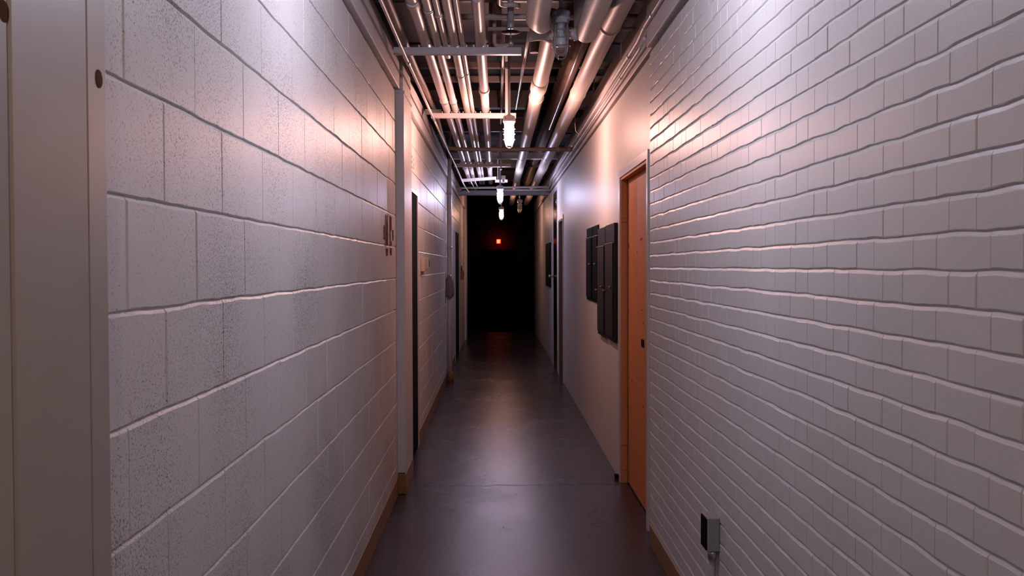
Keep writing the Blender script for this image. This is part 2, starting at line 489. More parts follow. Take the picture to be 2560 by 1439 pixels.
# ------------------------------------------------------------------ pilasters on the left
pil = struct(empty('pilaster', (XL, 6.44, 0)))
bm = NB(); box(bm, -.02, .052, 0, .56, .14, 2.635, .006); box(bm, -.02, .047, .004, .556, 2.645, 2.99, .006)
link('shaft', bm, M_pilaster, pil)
bm = NB(); box(bm, -.02, .0535, -.0015, .5615, 0, .135, .006)
link('foot', bm, M_curb, pil)
bm = NB(); box(bm, -.02, .058, -.004, .566, 2.633, 2.648, .003)
link('ledge', bm, M_pilaster, pil)

# ------------------------------------------------------------------ doors (part of the setting)
# door_1: steel door frame the photographer looks out of (left jamb)
d = struct(empty('door_1', (0, 0, 0)))
prof = [(.85, -.600), (1.2185, -.600), (1.2205, -.604), (1.2230, -.604), (1.2250, -.597), (1.4440, -.597), (1.4470, -.605), (1.4510, -.605), (1.4540, -.5985), (1.528, -.6025), (1.540, -.607), (1.543, -.614), (1.543, -.70), (.85, -.70)]
bm = NB()
lo = [bm.verts.new((x, y, 0)) for y, x in prof]; hi = [bm.verts.new((x, y, 2.6)) for y, x in prof]
n = len(prof)
for i in range(n): bm.faces.new((lo[i], lo[(i+1) % n], hi[(i+1) % n], hi[i]))
bm.faces.new(lo); bm.faces.new(hi[::-1])
bmesh.ops.recalc_face_normals(bm, faces=bm.faces[:])
link('jamb', bm, M_jamb, d)
for (y, z) in ((1.2115, 1.815), (1.497, 1.787)):
    bm = NB()
    lathe(bm, [(.0003, .0004), (.0125, .0006), (.0138, .0003), (.0138, -.003)], (-.6, y, z), 24, 'x')
    bmesh.ops.recalc_face_normals(bm, faces=bm.faces[:])
    link('bolt_hole', bm, M_plug, d)

def right_door(name, y0, y1, top, fw, xface, recess, leafmat, framemat, jambmat):
    """steel frame set in the right-hand plaster wall; opening y0..y1"""
    d = struct(empty(name, (0, 0, 0)))
    bm = NB()
    for (a, b, c, e) in ((y0-fw, y0, 0, top+fw), (y1, y1+fw, 0, top+fw), (y0, y1, top, top+fw)):
        box(bm, xface, XS+.03, a, b, c, e, .002)
    link('frame', bm, framemat, d)
    bm = NB()
    for (a, b, c, e) in ((y0-.004, y0+.018, 0, top), (y1-.018, y1+.004, 0, top), (y0+.018, y1-.018, top-.018, top+.004)):
        box(bm, xface+.008, XS+recess-.006, a, b, c, e, .001)
    for (a, b, c, e) in ((y0-.004, y0+.002, 0, top), (y1-.002, y1+.004, 0, top), (y0+.002, y1-.002, top-.002, top+.004)):
        box(bm, XS+recess-.006, XS+.2, a, b, c, e, .0005)
    link('jamb', bm, jambmat, d)
    bm = NB(); box(bm, XS+recess, XS+recess+.045, y0+.005, y1-.005, .010, top-.005, .002)
    lf = link('leaf', bm, leafmat, d)
    return d, lf
d2, lf2 = right_door('door_2', 5.55, 6.75, 2.105, .05, XS-.009, .046, M_door, M_frame, M_door)
bm = NB(); box(bm, XS+.040, XS+.048, 5.985, 6.075, 1.0, 1.045, .001)
link('lock_plate', bm, M_panelblk, d2)
for (y, z, w, h_) in ((6.25, .735, .10, .006), (6.6, .28, .20, .006), (6.35, .80, .12, .005), (6.62, 1.72, .006, .11), (6.5, 1.66, .22, .004), (6.35, .18, .16, .004), (6.62, .285, .05, .02), (6.2, .93, .05, .012)):
    pass
d3, lf3 = right_door('door_3', 12.57, 13.41, 2.11, .05, XS-.012, .05, M_doorbrown, M_frame, M_doorbrown)
d4 = struct(empty('door_4', (0, 0, 0)))
bm = NB(); box(bm, XS-.002, XS+.04, 13.87, 14.77, .01, 2.57, .002); link('leaf', bm, M_black, d4)
bm = NB()
for a, b in ((13.83, 13.865), (14.775, 14.81)): box(bm, XS-.004, XS+.05, a, b, 0, 2.61, .001)
box(bm, XS-.004, XS+.05, 13.865, 14.775, 2.575, 2.61, .001)
link('frame', bm, M_frame, d4)
for z in (2.40, 2.22):
    bm = NB(); lathe(bm, [(.001, -.04), (.007, -.04), (.007, .04), (.001, .04)], (XS-.010, 13.875, z), 10)
    link('hinge', bm, M_brass, d4)
bm = NB(); tube(bm, [(XS-.002, 14.70, 1.345), (XS-.05, 14.70, 1.345)], .012, 10); lathe(bm, [(.001, -.02), (.022, -.018), (.03, 0), (.022, .018), (.001, .02)], (XS-.06, 14.70, 1.345), 12, 'x')
link('knob', bm, M_brass, d4)

def left_door(name, op, n_):
    y0, y1, z0, top = op
    d = struct(empty(name, (0, 0, 0)))
    bm = NB()
    for (a, b, c, e) in ((y0, y0+.03, 0, top), (y1-.03, y1, 0, top), (y0+.03, y1-.03, top-.035, top)):
        box(bm, XL-.05, XL+.006, a, b, c, e, .002)
    link('frame', bm, M_frame, d)
    bm = NB(); box(bm, XL-.045, XL-.002, y0+.033, y1-.033, .01, top-.04, .002)
    link('leaf', bm, M_dark, d)
left_door('door_5', DA, 0)
left_door('door_6', DB, 0)
# doors at the dark far end
d7 = struct(empty('door_7', (0, 0, 0)))
bm = NB(); box(bm, -.55, .70, 38.93, 38.98, .01, 2.08, .004); link('leaf', bm, M_dark, d7)
bm = NB()
for a, b in ((-.62, -.56), (.71, .77)): box(bm, a, b, 38.92, 38.995, 0, 2.15, .004)
box(bm, -.56, .71, 38.92, 38.995, 2.09, 2.15, .004)
link('frame', bm, M_panelblk, d7)

# ------------------------------------------------------------------ caged jar lamps
def make_lamp(loc, bulbmat, lit, label, group, stem_top, metal=None):
    metal = metal or M_lampm
    t = empty('caged_lamp', loc)           # origin: top of the cast cap
    tag(t, label, 'lamp', group)
    bm = NB(); tube(bm, [(0, 0, -.005), (0, 0, stem_top)], .0105, 12)
    link('stem', bm, metal, t)
    bm = NB()
    lathe(bm, [(.001, 0), (.016, 0), (.018, -.006), (.030, -.008), (.044, -.013), (.047, -.020), (.047, -.040), (.050, -.043), (.050, -.058), (.043, -.062), (.041, -.074), (.030, -.076), (.001, -.076)], seg=28)
    for k in range(4):                     # lugs on the cap
        a = PI/4+k*PI/2
        Mx = Matrix.Rotation(a, 4, 'Z')
        box(bm, .040, .055, -.008, .008, -.040, -.020, .002, Mx)
    bmesh.ops.recalc_face_normals(bm, faces=bm.faces[:])
    link('cap', bm, metal, t)
    bm = NB()
    lathe(bm, [(.034, -.070), (.038, -.078), (.0385, -.10), (.0385, -.19), (.036, -.215), (.028, -.233), (.014, -.242), (.001, -.244)], seg=28)
    bmesh.ops.recalc_face_normals(bm, faces=bm.faces[:])
    link('glass_jar', bm, M_glass, t, True)
    bm = NB(); lathe(bm, [(.001, -.072), (.019, -.072), (.020, -.095), (.0165, -.112), (.001, -.112)], seg=18)
    bmesh.ops.recalc_face_normals(bm, faces=bm.faces[:])
    link('socket', bm, metal, t, True)
    bm = NB()
    if lit:
        lathe(bm, [(.013, -.112), (.015, -.120), (.024, -.138), (.0285, -.155), (.029, -.168), (.026, -.182), (.018, -.193), (.008, -.198), (.0006, -.199)], seg=20)
    else:
        lathe(bm, [(.013, -.112), (.0150, -.122), (.021, -.140), (.027, -.152), (.0285, -.162), (.0285, -.190), (.026, -.195), (.012, -.198), (.0006, -.198)], seg=20)
    bmesh.ops.recalc_face_normals(bm, faces=bm.faces[:])
    link('bulb', bm, bulbmat, t, True)
    bm = NB()
    R0 = .0475
    for k in range(4):
        a = PI/4 + k*PI/2; c, s = math.cos(a), math.sin(a)
        pr = [(R0, -.055), (R0, -.10), (R0, -.195), (R0*.93, -.222), (R0*.72, -.245), (.013, -.260)]
        tube(bm, [(r*c, r*s, z) for r, z in pr], .0021, 6)
    for z, r in ((-.112, R0), (-.152, R0), (-.194, R0), (-.260, .014)):
        tube(bm, [(r*math.cos(2*PI*i/24), r*math.sin(2*PI*i/24), z) for i in range(25)], .0019, 6, cap=False)
    link('guard', bm, M_wire, t)
    return t
LG = 'caged jar lamps along the ceiling'
make_lamp((.337, 5.1, 2.831), M_bulbglass, False, 'large unlit grey caged lamp hanging between the two fat pipes, nearest in view', LG, .40)
make_lamp((.101, 7.7, 2.685), bulb_emit('bulb_warm', WARM, 80), True, 'bright warm caged lamp at the right end of the second pipe strut', LG, .50, M_frame)
make_lamp((.050, 13.6, 2.619), bulb_emit('bulb_cool_far', COOLFAR, 56), True, 'bright bluish caged lamp hanging before the far header beam', LG, .5)
make_lamp((.091, 18.6, 2.627), bulb_emit('bulb_warm_far', (1.0, .50, .34), 24), True, 'small warm caged lamp just under the bluish one, farthest lit lamp', LG, .6)
make_lamp((.43, 18.2, 2.74), M_bulbglass, False, 'small unlit caged lamp in the dark right of the two far lit lamps', LG, .55)
make_lamp((.09, 3.0, 2.75), bulb_emit('bulb_cool', COOL, 57), True, 'bluish lit caged lamp overhead just above the top of the photo', LG, .5)
make_lamp((.10, -.9, 2.80), bulb_emit('bulb_fill_back', (1.0, .78, .70), 60), True, 'added warm fill lamp behind the camera, out of view, shaped as a caged lamp', LG, .5)  # unseen fill lamp, added to lift the near walls

# ------------------------------------------------------------------ struts and pipes under the ceiling
def strut(x0, x1, y, zb, label, tilt=0, mat_=None, h_=.041):
    t = empty('strut_channel', (x0, y, zb))
    tag(t, label, 'bracket', 'steel struts carrying the pipes')
    bm = NB(); L = x1-x0
    Mx = Matrix.Rotation(tilt, 4, 'Y')
    box(bm, 0, L, -.0205, -.0175, 0, h_, .0008, Mx); box(bm, 0, L, .0175, .0205, 0, h_, .0008, Mx); box(bm, 0, L, -.0175, .0175, 0, .003, 0, Mx)
    box(bm, 0, L, -.0175, -.010, h_-.003, h_, 0, Mx); box(bm, 0, L, .010, .0175, h_-.003, h_, 0, Mx)
    link('channel', bm, mat_ or M_strut, t)
    return t
ZT = H+1.281
ST = [strut(-.60, .149, 5.80, H+1.24, 'nearest grey strut across the pipes, fixed to the left pilaster'),
      strut(-.547, .166, 8.28, H+1.24, 'pinkish strut across the pipes behind the bright warm lamp'),
      strut(-.53, .18, 12.35, H+1.24, 'dark grey strut beyond the brown cross pipe'),
      strut(-.49, .0, 13.9, H+1.185, 'pale lilac strut sloping up to the right, last of the row', -.07)]
bm = NB(); box(bm, -.605, -.465, 8.36, 8.40, H+1.288, H+1.33, .003)
tag(link('wood_block', bm, M_strut), 'short block of channel behind the left end of the pinkish strut', 'bracket')
bm = NB(); box(bm, -.02, .16, 14.15, 14.19, H+1.20, H+1.241, .003); tube(bm, [(.02, 14.17, H+1.235), (.02, 14.17, 3.32)], .005, 8)
tag(link('channel_stub', bm, M_strut), 'short grey channel stub right of the sloping lilac strut', 'bracket')

PIPES = [  # x, diameter, label, couplings (y, length, extra radius)
 (-.412, .064, 'fat pale pipe on the struts, leftmost of the thick ones', ((4.92, .10, .006), (7.82, .05, .005), (13.1, .3, .006))),
 (-.341, .050, 'medium pale pipe on the struts, just right of the leftmost thick one', ((5.02, .03, .005), (7.82, .05, .005), (13.1, .3, .006))),
 (-.296, .033, 'thin pipe with a clip, between two medium pipes', ((5.10, .03, .005),)),
 (-.241, .057, 'pale pipe with a thin wire band, right of the clipped thin pipe', ((6.73, .02, .004),)),
 (-.196, .030, 'thin pale pipe hugging the right side of the banded pipe', ((6.63, .02, .004),)),
 (-.090, .066, 'fat pale pipe standing alone at the right end of the struts', ((7.36, .12, .007), (12.9, .25, .010))),
]
clipn = 0
for (x, dm, lab, cps) in PIPES:
    r = dm/2; z = ZT + r
    t = empty('pipe', (x, 0, z)); tag(t, lab, 'pipe', 'pipes resting on the struts')
    yend = 5.75 if dm == .033 else 15.9
    bm = NB()
    pts = [(0, y, .0008+.0012*noise.noise(V(y*.5, x*9, 0))) for y in [-1+i*.75 for i in range(int((yend+1)/.75)+1)]]
    if dm == .033: pts = [(0, -1, 0), (0, 2, .002), (0, 4.5, 0), (0, 5.9, 0), (0, 6.0, -.004), (0, 6.12, .002), (.0, 6.25, .06), (0, 6.3, .5)]
    tube(bm, pts, r, 20)
    link('barrel', bm, M_pipe, t)
    for (y, l, e) in cps:
        bm = NB(); lathe(bm, [(r-.001, -l/2), (r+e*.8, -l/2), (r+e, -l/2+.006), (r+e, l/2-.006), (r+e*.8, l/2), (r-.001, l/2)], (0, y, 0), 20, 'y')
        bmesh.ops.recalc_face_normals(bm, faces=bm.faces[:])
        link('coupling', bm, M_pipe2 if l > .09 else M_galv, t)
    for s_, (ys, zt) in zip(ST[:3], ((5.80, 0), (8.28, 0), (12.35, 0))):
        if dm == .033 and ys > 6: continue
        bm = NB()
        for q in (-1, 1): box(bm, q*(r+.008)-.0045, q*(r+.008)+.0045, -.012, .012, .0, .016, .001)
        tube(bm, [((r+.0035)*math.cos(a), 0, r+(r+.0035)*math.sin(a)) for a in [PI*i/12 for i in range(13)]], .0025, 6)
        c = link('pipe_clip', bm, M_galv, s_); c.location = (x-s_.location.x, 0, .0415)
# P1: rusty-brown pipe that crosses over
t = empty('pipe', (0, 0, 0)); tag(t, 'brown pipe nearest the left wall that bends right and crosses the corridor', 'pipe')
z0 = ZT+.0225
pts = [(-.533, -1, z0), (-.533, 3, z0), (-.533, 6.6, z0), (-.533, 7.6, H+1.335), (-.533, 8.2, H+1.353), (-.533, 8.38, H+1.3535), (-.532, 8.7, H+1.345), (-.527, 9.5, H+1.26)]
pts += arc((-.525, 9.5, H+1.238), (-.525, 10.45, H+1.235), (.3, 10.45, H+1.235), .30, 10) + [(.2, 10.45, H+1.235), (.82, 10.45, H+1.235)]
bm = NB(); tube(bm, pts, .021, 16)
link('barrel', bm, M_rust, t)
for x in (.66, .78):
    bm = NB(); lathe(bm, [(.021, -.02), (.027, -.018), (.027, .018), (.021, .02)], (x, 10.45, H+1.235), 16, 'x'); bmesh.ops.recalc_face_normals(bm, faces=bm.faces[:]); link('coupling', bm, M_rust, t)
# thin front conduit turning into a hanging white cable
t = empty('conduit', (0, 0, 0)); tag(t, 'thin shiny conduit running in front of the struts along the left side', 'conduit')
bm = NB(); tube(bm, [(-.531, y, H+1.225) for y in (-1, 2, 4, 5.66)]+[(-.524, 7, H+1.223), (-.520, 8.3, H+1.222)], .0095, 12); link('barrel', bm, M_pipe, t)
bm = NB(); lathe(bm, [(.009, -.04), (.0135, -.036), (.0135, .036), (.009, .04)], (-.530, 5.95, H+1.2243), 12, 'y'); bmesh.ops.recalc_face_normals(bm, faces=bm.faces[:]); link('coupling', bm, M_galv, t)
bm = NB()
tube(bm, [(-.520, 8.25, H+1.222), (-.515, 8.9, H+1.215), (-.508, 9.5, H+1.205), (-.497, 10.2, H+1.185), (-.492, 11.2, H+1.195), (-.492, 12.0, H+1.205), (-.482, 12.9, H+1.19), (-.470, 13.8, H+1.165), (-.455, 14.7, H+1.16), (-.44, 15.6, H+1.17)], .0085, 10)
tag(link('hanging_cable', bm, M_cable), 'white cable sagging from the left conduit down past the far struts', 'cable')
for i, (x, y, dx, l) in enumerate(((-.36, 13.9, .05, 1.3), (-.30, 13.9, .03, .7))):
    bm = NB(); tube(bm, [(x, y, H+1.19), (x+dx*.4, y+l*.4, H+1.17), (x+dx, y+l, H+1.15)], .006, 8)
    tag(link('loose_wire', bm, M_cable), 'longer pale wire end dangling from the sloping lilac strut' if i == 0 else 'shorter pale wire end dangling from the sloping lilac strut', 'wire')

# two big lagged pipes to the right
def lagged(x, z, d, lab, y0, y1, rings, seed, xw=0):
    t = empty('lagged_pipe', (x, 0, z)); tag(t, lab, 'pipe', 'big lagged pipes right of the lamps')
    bm = NB(); pts = []; rad = []
    y = y0
    while y < y1+.01:
        pts.append((.006*noise.noise(V(y*.9, seed, 0)), y, .006*noise.noise(V(y*.9, seed, 4)))); rad.append(d/2*(1+.035*noise.noise(V(y*1.6, seed, 9)))); y += .2
    tube(bm, pts, d/2, 24, radii=rad); link('barrel', bm, M_pipe2, t)
    for (yy, l, e) in rings:
        bm = NB(); r = d/2+.001
        lathe(bm, [(r-.004, -l/2), (r+e, -l/2+.01), (r+e, l/2-.01), (r-.004, l/2)], (0, yy, 0), 24, 'y'); bmesh.ops.recalc_face_normals(bm, faces=bm.faces[:])
        link('band', bm, M_pipe2, t)
    return t
lagged(.325, H+1.36, .112, 'left of the two big lagged pipes running the length of the corridor', 5.6, 21.5, ((7.39, .4, .006), (7.94, .03, .005), (12.2, .03, .004)), 1)
lagged(.646, H+1.36, .118, 'right of the two big lagged pipes running the length of the corridor', -1, 21.5, ((5.56, .05, .005), (7.77, .03, .004), (12.2, .03, .004)), 2)
# nearer header pair with a cross connection
t = empty('header_pipe', (0, 0, 0)); tag(t, 'grey H-shaped header of two stub pipes and a cross pipe behind the unlit lamp', 'pipe')
for x in (.2075, .486):
    bm = NB()
    if x < .3: pts = [(x, -1, H+1.25), (x, 3, H+1.25), (x, 4.85, H+1.25), (x+.005, 5.0, H+1.25), (x+.03, 5.15, H+1.272), (x+.075, 5.30, H+1.325), (x+.105, 5.42, H+1.352), (x+.1175, 5.6, H+1.36)]
    else: pts = [(x, -1, H+1.25), (x, 3, H+1.25), (x, 4.9, H+1.25)] + arc((x, 4.9, H+1.25), (x, 5.38, H+1.25), (x, 5.38, H+1.7), .14, 8) + [(x, 5.38, H+1.62)]
    tube(bm, pts, .06, 24); link('barrel', bm, M_pipe2, t)
bm = NB(); tube(bm, [(.18, 5.30, H+1.245), (.27, 5.30, H+1.245), (.42, 5.30, H+1.245), (.52, 5.30, H+1.245)], .03, 20, radii=[.040, .029, .029, .040])
link('cross_pipe', bm, M_pipe2, t)
for x in (.265, .43):
    bm = NB(); lathe(bm, [(.029, -.012), (.036, -.01), (.036, .01), (.029, .012)], (x, 5.30, H+1.245), 18, 'x')
    bmesh.ops.recalc_face_normals(bm, faces=bm.faces[:]); link('collar', bm, M_pipe2, t)
# dark secondary services above
def simple_pipe(pts, r, m_, lab, name='pipe', cat='pipe'):
    bm = NB(); tube(bm, pts, r, 16); return tag(link(name, bm, m_), lab, cat)
simple_pipe([(.60, 6.3, H+1.63), (.60, 21, H+1.63)], .075, M_rust, 'dark wide duct pipe high up between the two big lagged pipes', 'duct_pipe')
simple_pipe([(.575, 6.2, H+1.47), (.575, 10.6, H+1.47)], .010, M_galv, 'thin grey conduit beside the right big lagged pipe', 'conduit', 'conduit')
simple_pipe([(-.5, 5.95, H+1.50), (.95, 5.95, H+1.50)], .018, M_pipe, 'cross pipe above the nearest strut, upper of the pair', 'cross_pipe')
simple_pipe([(-.05, 6.0, H+1.44), (.9, 6.0, H+1.44)], .012, M_pipe, 'thin cross pipe above the nearest strut, lower of the pair', 'cross_pipe')
simple_pipe([(.02, 1, H+1.46), (.02, 4.6, H+1.46)] + arc((.02, 4.6, H+1.46), (.02, 5.55, H+1.46), (.12, 5.5, H+1.46), .08, 6) + [(.13, 5.55, H+1.46)], .014, M_pipe, 'thin pipe bending right beside the vertical capped pipe', 'bent_pipe')
simple_pipe([(.055, 1, H+1.52), (.055, 5.4, H+1.50)], .013, M_pipe, 'thin straight pipe end just left of the vertical capped pipe', 'pipe')
simple_pipe([(-.01, 6.15, H+1.75), (-.01, 6.15, H+1.45)] + arc((-.01, 6.15, H+1.45), (-.01, 6.15, H+1.37), (.08, 6.15, H+1.37), .03, 5) + [(.10, 6.2, H+1.40)], .013, M_pipe, 'small hooked pipe stub above the nearest strut', 'pipe_stub')
simple_pipe([(-.005, 6.5, H+1.85), (-.005, 6.5, H+1.42)], .042, M_rust, 'vertical brown pipe end behind the nearest strut', 'pipe_stub')
simple_pipe([(.245, 6.3, H+1.85), (.245, 6.3, H+1.36)], .030, M_rust, 'vertical brown pipe drop left of the big lagged pipe', 'pipe_drop')
simple_pipe([(.05, 6.4, H+1.55), (.05, 9.4, H+1.5), (.045, 9.8, H+1.42)], .011, M_galv, 'thin bluish conduit in the gap left of the lamp post', 'conduit', 'conduit')
simple_pipe([(.23, 6.8, H+1.62), (.20, 9.9, H+1.58)], .014, M_galv, 'thin bluish conduit in the gap right of the lamp post', 'conduit', 'conduit')
simple_pipe([(-1.2, 11.4, H+1.76), (1.2, 11.4, H+1.76)], .045, M_deck, 'grey cross duct high above the brown cross pipe', 'cross_duct', 'duct')
simple_pipe([(.38, 9.0, H+1.6), (.38, 11.2, H+1.6)], .085, M_deck, 'bulky grey duct end high between the two big lagged pipes', 'duct', 'duct')
simple_pipe([(-.63, 15.5, H+1.225), (.0, 15.5, H+1.232), (.84, 15.5, H+1.24)], .018, M_pipe, 'pale lilac cross pipe before the header beam, upper of the pair', 'cross_pipe')
simple_pipe([(.05, 15.56, H+1.195), (.84, 15.56, H+1.20)], .016, M_pipe, 'pale lilac cross pipe before the header beam, lower of the pair', 'cross_pipe')
# vertical capped pipe with disc
t = empty('capped_pipe', (.086, 5.74, H+1.38)); tag(t, 'vertical grey capped pipe above a round dark disc at the nearest strut', 'pipe')
bm = NB(); lathe(bm, [(.001, .035), (.019, .035), (.019, .44), (.001, .44)], seg=20); link('barrel', bm, M_lampm, t)
bm = NB(); lathe(bm, [(.001, 0), (.020, 0), (.0225, .004), (.0225, .034), (.021, .037), (.001, .037)], seg=20); link('cap', bm, M_lampm, t)
bm = NB(); lathe(bm, [(.001, -.030), (.02, -.031), (.055, -.024), (.056, -.021), (.02, -.026), (.001, -.026)], seg=28); bmesh.ops.recalc_face_normals(bm, faces=bm.faces[:]); link('disc', bm, M_panel, t)
bm = NB(); tube(bm, [(0, 0, 0), (0, 0, -.055)], .004, 8); lathe(bm, [(.001, -.10), (.014, -.10), (.016, -.085), (.014, -.06), (.006, -.055), (.001, -.055)], seg=14); link('bolt', bm, M_galv, t)
# post at second strut
bm = NB(); box(bm, .075, .098, 8.22, 8.262, H+1.20, 3.32, .002)
tag(link('lamp_post', bm, M_strut), 'upright pale channel rising from the pinkish strut beside the bright warm lamp', 'post')
bm = NB(); box(bm, .045, .068, 12.28, 12.325, H+1.20, 3.32, .002)
tag(link('lamp_post', bm, M_strut), 'upright channel rising from the dark grey strut beyond the brown cross pipe', 'post')
# galvanised box + rod near far lamp
bm = NB(); box(bm, .066, .125, 13.5, 13.58, H+1.19, H+1.24, .004); tube(bm, [(.095, 13.54, H+1.19), (.095, 13.54, H+1.14)], .016, 10)
tag(link('junction_box', bm, M_galv), 'small grey junction box hanging over the bluish far lamp', 'box')
# white sheet taped on the lone fat pipe
bm = NB()
grid = {}
for i in range(9):
    for j in range(5):
        a = -1.9+ i*3.3/8; y = 4.66+.13*j/4 + .01*math.sin(i*1.7)
        rr = .036+.004*noise.noise(V(i*.7, j*.9, 2)) + .004*(i == 8)
        grid[i, j] = bm.verts.new((-.09+rr*math.sin(a), y, ZT+.033-rr*math.cos(a)))
for i in range(8):
    for j in range(4): bm.faces.new((grid[i, j], grid[i+1, j], grid[i+1, j+1], grid[i, j+1]))
o = tag(link('paper_wrap', bm, M_white), 'white paper wrapped round the lone fat pipe at the top edge', 'paper')
sm = o.modifiers.new('s', 'SOLIDIFY'); sm.thickness = .0008

# conduits along the right wall top
def wallconduit(pts, r, lab, clips):
    t = empty('wall_conduit', (0, 0, 0)); tag(t, lab, 'conduit', 'conduits along the top of the right wall')
    bm = NB(); tube(bm, pts, r, 12); link('barrel', bm, M_beam, t)
    for (x, y, z) in clips:
        bm = NB(); lathe(bm, [(r-.001, -.018), (r+.004, -.016), (r+.004, .016), (r-.001, .018)], (x, y, z), 12, 'y'); bmesh.ops.recalc_face_normals(bm, faces=bm.faces[:])
        link('coupling', bm, M_lampm, t)
XC = XR-.018-.012
wallconduit([(XC, -1, H+1.275), (XC, 5.25, H+1.275), (XC+.015, 5.6, H+1.275), (XC+.016, 14.6, H+1.275), (XC+.03, 15.2, H+1.23), (XC+.03, 22, H+1.1)], .011, 'upper thin conduit along the top of the right wall', ((XC, 4.0, H+1.275), (XC, 5.0, H+1.275), (XC+.016, 6.0, H+1.275), (XC+.016, 9.5, H+1.275)))
wallconduit([(XC+.005, 5.3, H+1.222), (XC+.018, 5.6, H+1.222), (XC+.018, 14.5, H+1.222)], .009, 'lower thin conduit along the top of the right wall', ((XC+.018, 6.4, H+1.222), (XC+.018, 9.5, H+1.222)))
bm = NB(); tube(bm, [(.74, 9.3, H+1.75), (.745, 9.3, H+1.33), (.752, 9.3, H+1.27), (.775, 9.3, H+1.245), (.80, 9.3, H+1.248), (.81, 9.3, H+1.26)], .004, 8)
tag(link('hook_hanger', bm, M_galv), 'thin J-shaped hanger wire holding the right wall conduits', 'hanger')
bm = NB(); tube(bm, [(.71, 5.55, H+1.52), (.705, 5.55, H+1.16)], .004, 8)
tag(link('hanger_rod', bm, M_rust), 'thin rod hanging beside the right wall above the orange door', 'rod')
bm = NB(); tube(bm, [(.74, 7.4, H+1.62), (.735, 7.4, H+1.32)], .005, 8)
tag(link('hanger_rod', bm, M_panel), 'short dark rod hanging by the right wall behind the lagged pipe', 'rod')

# ------------------------------------------------------------------ left wall: standpipe with bag, far column, alarm, switches
t = empty('standpipe', (-.612, 12.7, 0)); tag(t, 'dark vertical standpipe on the left wall with a bag tied to it', 'pipe')
bm = NB(); tube(bm, [(0, 0, .12), (0, 0, 1), (0, 0, 2), (0, 0, 3.3)], .033, 18); link('barrel', bm, M_pilaster, t)
bm = NB(); lathe(bm, [(.001, 0), (.048, 0), (.048, .10), (.036, .13), (.001, .13)], seg=18); link('foot', bm, M_curb, t)
for z in (1.74, 2.44):
    bm = NB(); lathe(bm, [(.033, -.012), (.038, -.012), (.038, .012), (.033, .012)], (0, 0, z), 18); tube(bm, [(-.033, 0, z), (-.02, -.14, z)], .006, 8)
    bmesh.ops.recalc_face_normals(bm, faces=bm.faces[:]); link('clamp', bm, M_lampm, t)
bm = NB()
prof = [(.001, 1.385), (.026, 1.385), (.030, 1.362), (.040, 1.345), (.052, 1.31), (.058, 1.26), (.060, 1.21), (.058, 1.16), (.050, 1.12), (.034, 1.095), (.001, 1.09)]
rg = lathe(bm, prof, (-.607, 12.60, 0), 26)
for v in bm.verts:
    c = V(-.607, 12.60, v.co.z); dlt = v.co-c
    k = 1+.28*noise.noise(V(v.co.x*28, v.co.y*28, v.co.z*11))
    v.co = c+V(dlt.x*k, dlt.y*k, 0)
bmesh.ops.recalc_face_normals(bm, faces=bm.faces[:])
tag(link('plastic_bag', bm, M_bag, smooth=True), 'crumpled dusky plastic bag tied round the standpipe on the left', 'bag')
t = struct(empty('column_far', (-.665, 20.05, 0)))
bm = NB(); lathe(bm, [(.001, 0), (.064, 0), (.064, 2.95), (.001, 2.95)], seg=22); bmesh.ops.recalc_face_normals(bm, faces=bm.faces[:]); link('shaft', bm, M_beam, t)
bm = NB(); box(bm, -.02, .045, -.155, -.085, 0, 2.95, .006); link('flat_post', bm, M_beam, t)
t = empty('fire_alarm', (XL, 17.75, 1.34)); tag(t, 'small dark red fire alarm box on the left wall by the far column', 'alarm')
bm = NB(); box(bm, 0, .055, -.06, .06, -.08, .075, .006); link('body', bm, M_red, t)
bm = NB(); box(bm, .055, .066, -.035, .035, -.02, .02, .003); link('pull_handle', bm, M_red, t)
bm = NB(); tube(bm, [(.02, 0, .075), (.02, 0, .16)], .011, 10); link('conduit', bm, M_panel, t)
t = empty('switch_box', (XL, 8.62, 1.51)); tag(t, 'tan surface box on the left wall just past the first dark door', 'switch')
bm = NB(); box(bm, .001, .038, -.20, .20, -.055, .062, .006); link('housing', bm, M_beige, t)
bm = NB(); box(bm, .038, .043, -.07, .07, -.035, .04, .003); link('cover', bm, M_beige, t)
for i in range(2):
    bm = NB(); box(bm, .0005, .012, -.07, .07, -.045, .045, .003)
    o = empty('slot_plate', (XL, 9.08+.25*i, 1.53)); tag(o, 'narrow dark-slotted plate right beside the tan box on the left wall' if i == 0 else 'second narrow dark-slotted plate, farther from the tan box', 'switch')
    link('plate', bm, M_frame, o)
    bm = NB(); box(bm, .010, .0135, -.035, .035, -.035, .035, .001); link('slot', bm, M_panel, o)

# painted marks on the left wall (illegible strokes)
def marks(strokes, name, label, m_):
    ym = sum(q[0] for q in strokes)/len(strokes); zm = min(q[2] for q in strokes)
    t = empty(name, (XL, ym, zm)); tag(t, label, 'marking')
    for (ya, yb, za, zb, ta, tb) in strokes:  # y0,y1,z0,z1, taper
        bm = NB(); n = 10; L1 = []; R1 = []
        for i in range(n+1):
            q = i/n; z = za+(zb-za)*q
            w = (1-q)*ta+q*tb
            c = (ya+yb)/2; hw = (yb-ya)/2*w*(1+.25*noise.noise(V(z*30, ya*9, 1)))
            c += .008*noise.noise(V(z*20, ya*7, 5))
            L1.append(V(.0034, c-hw-ym, z-zm)); R1.append(V(.0034, c+hw-ym, z-zm))
        lv = [bm.verts.new(p) for p in L1]; rv = [bm.verts.new(p) for p in R1]
        for i in range(n): bm.faces.new((lv[i], rv[i], rv[i+1], lv[i+1]))
        bm.normal_update()
        for f in bm.faces:
            if f.normal.x < 0: f.normal_flip()
        link('stroke', bm, m_, t)
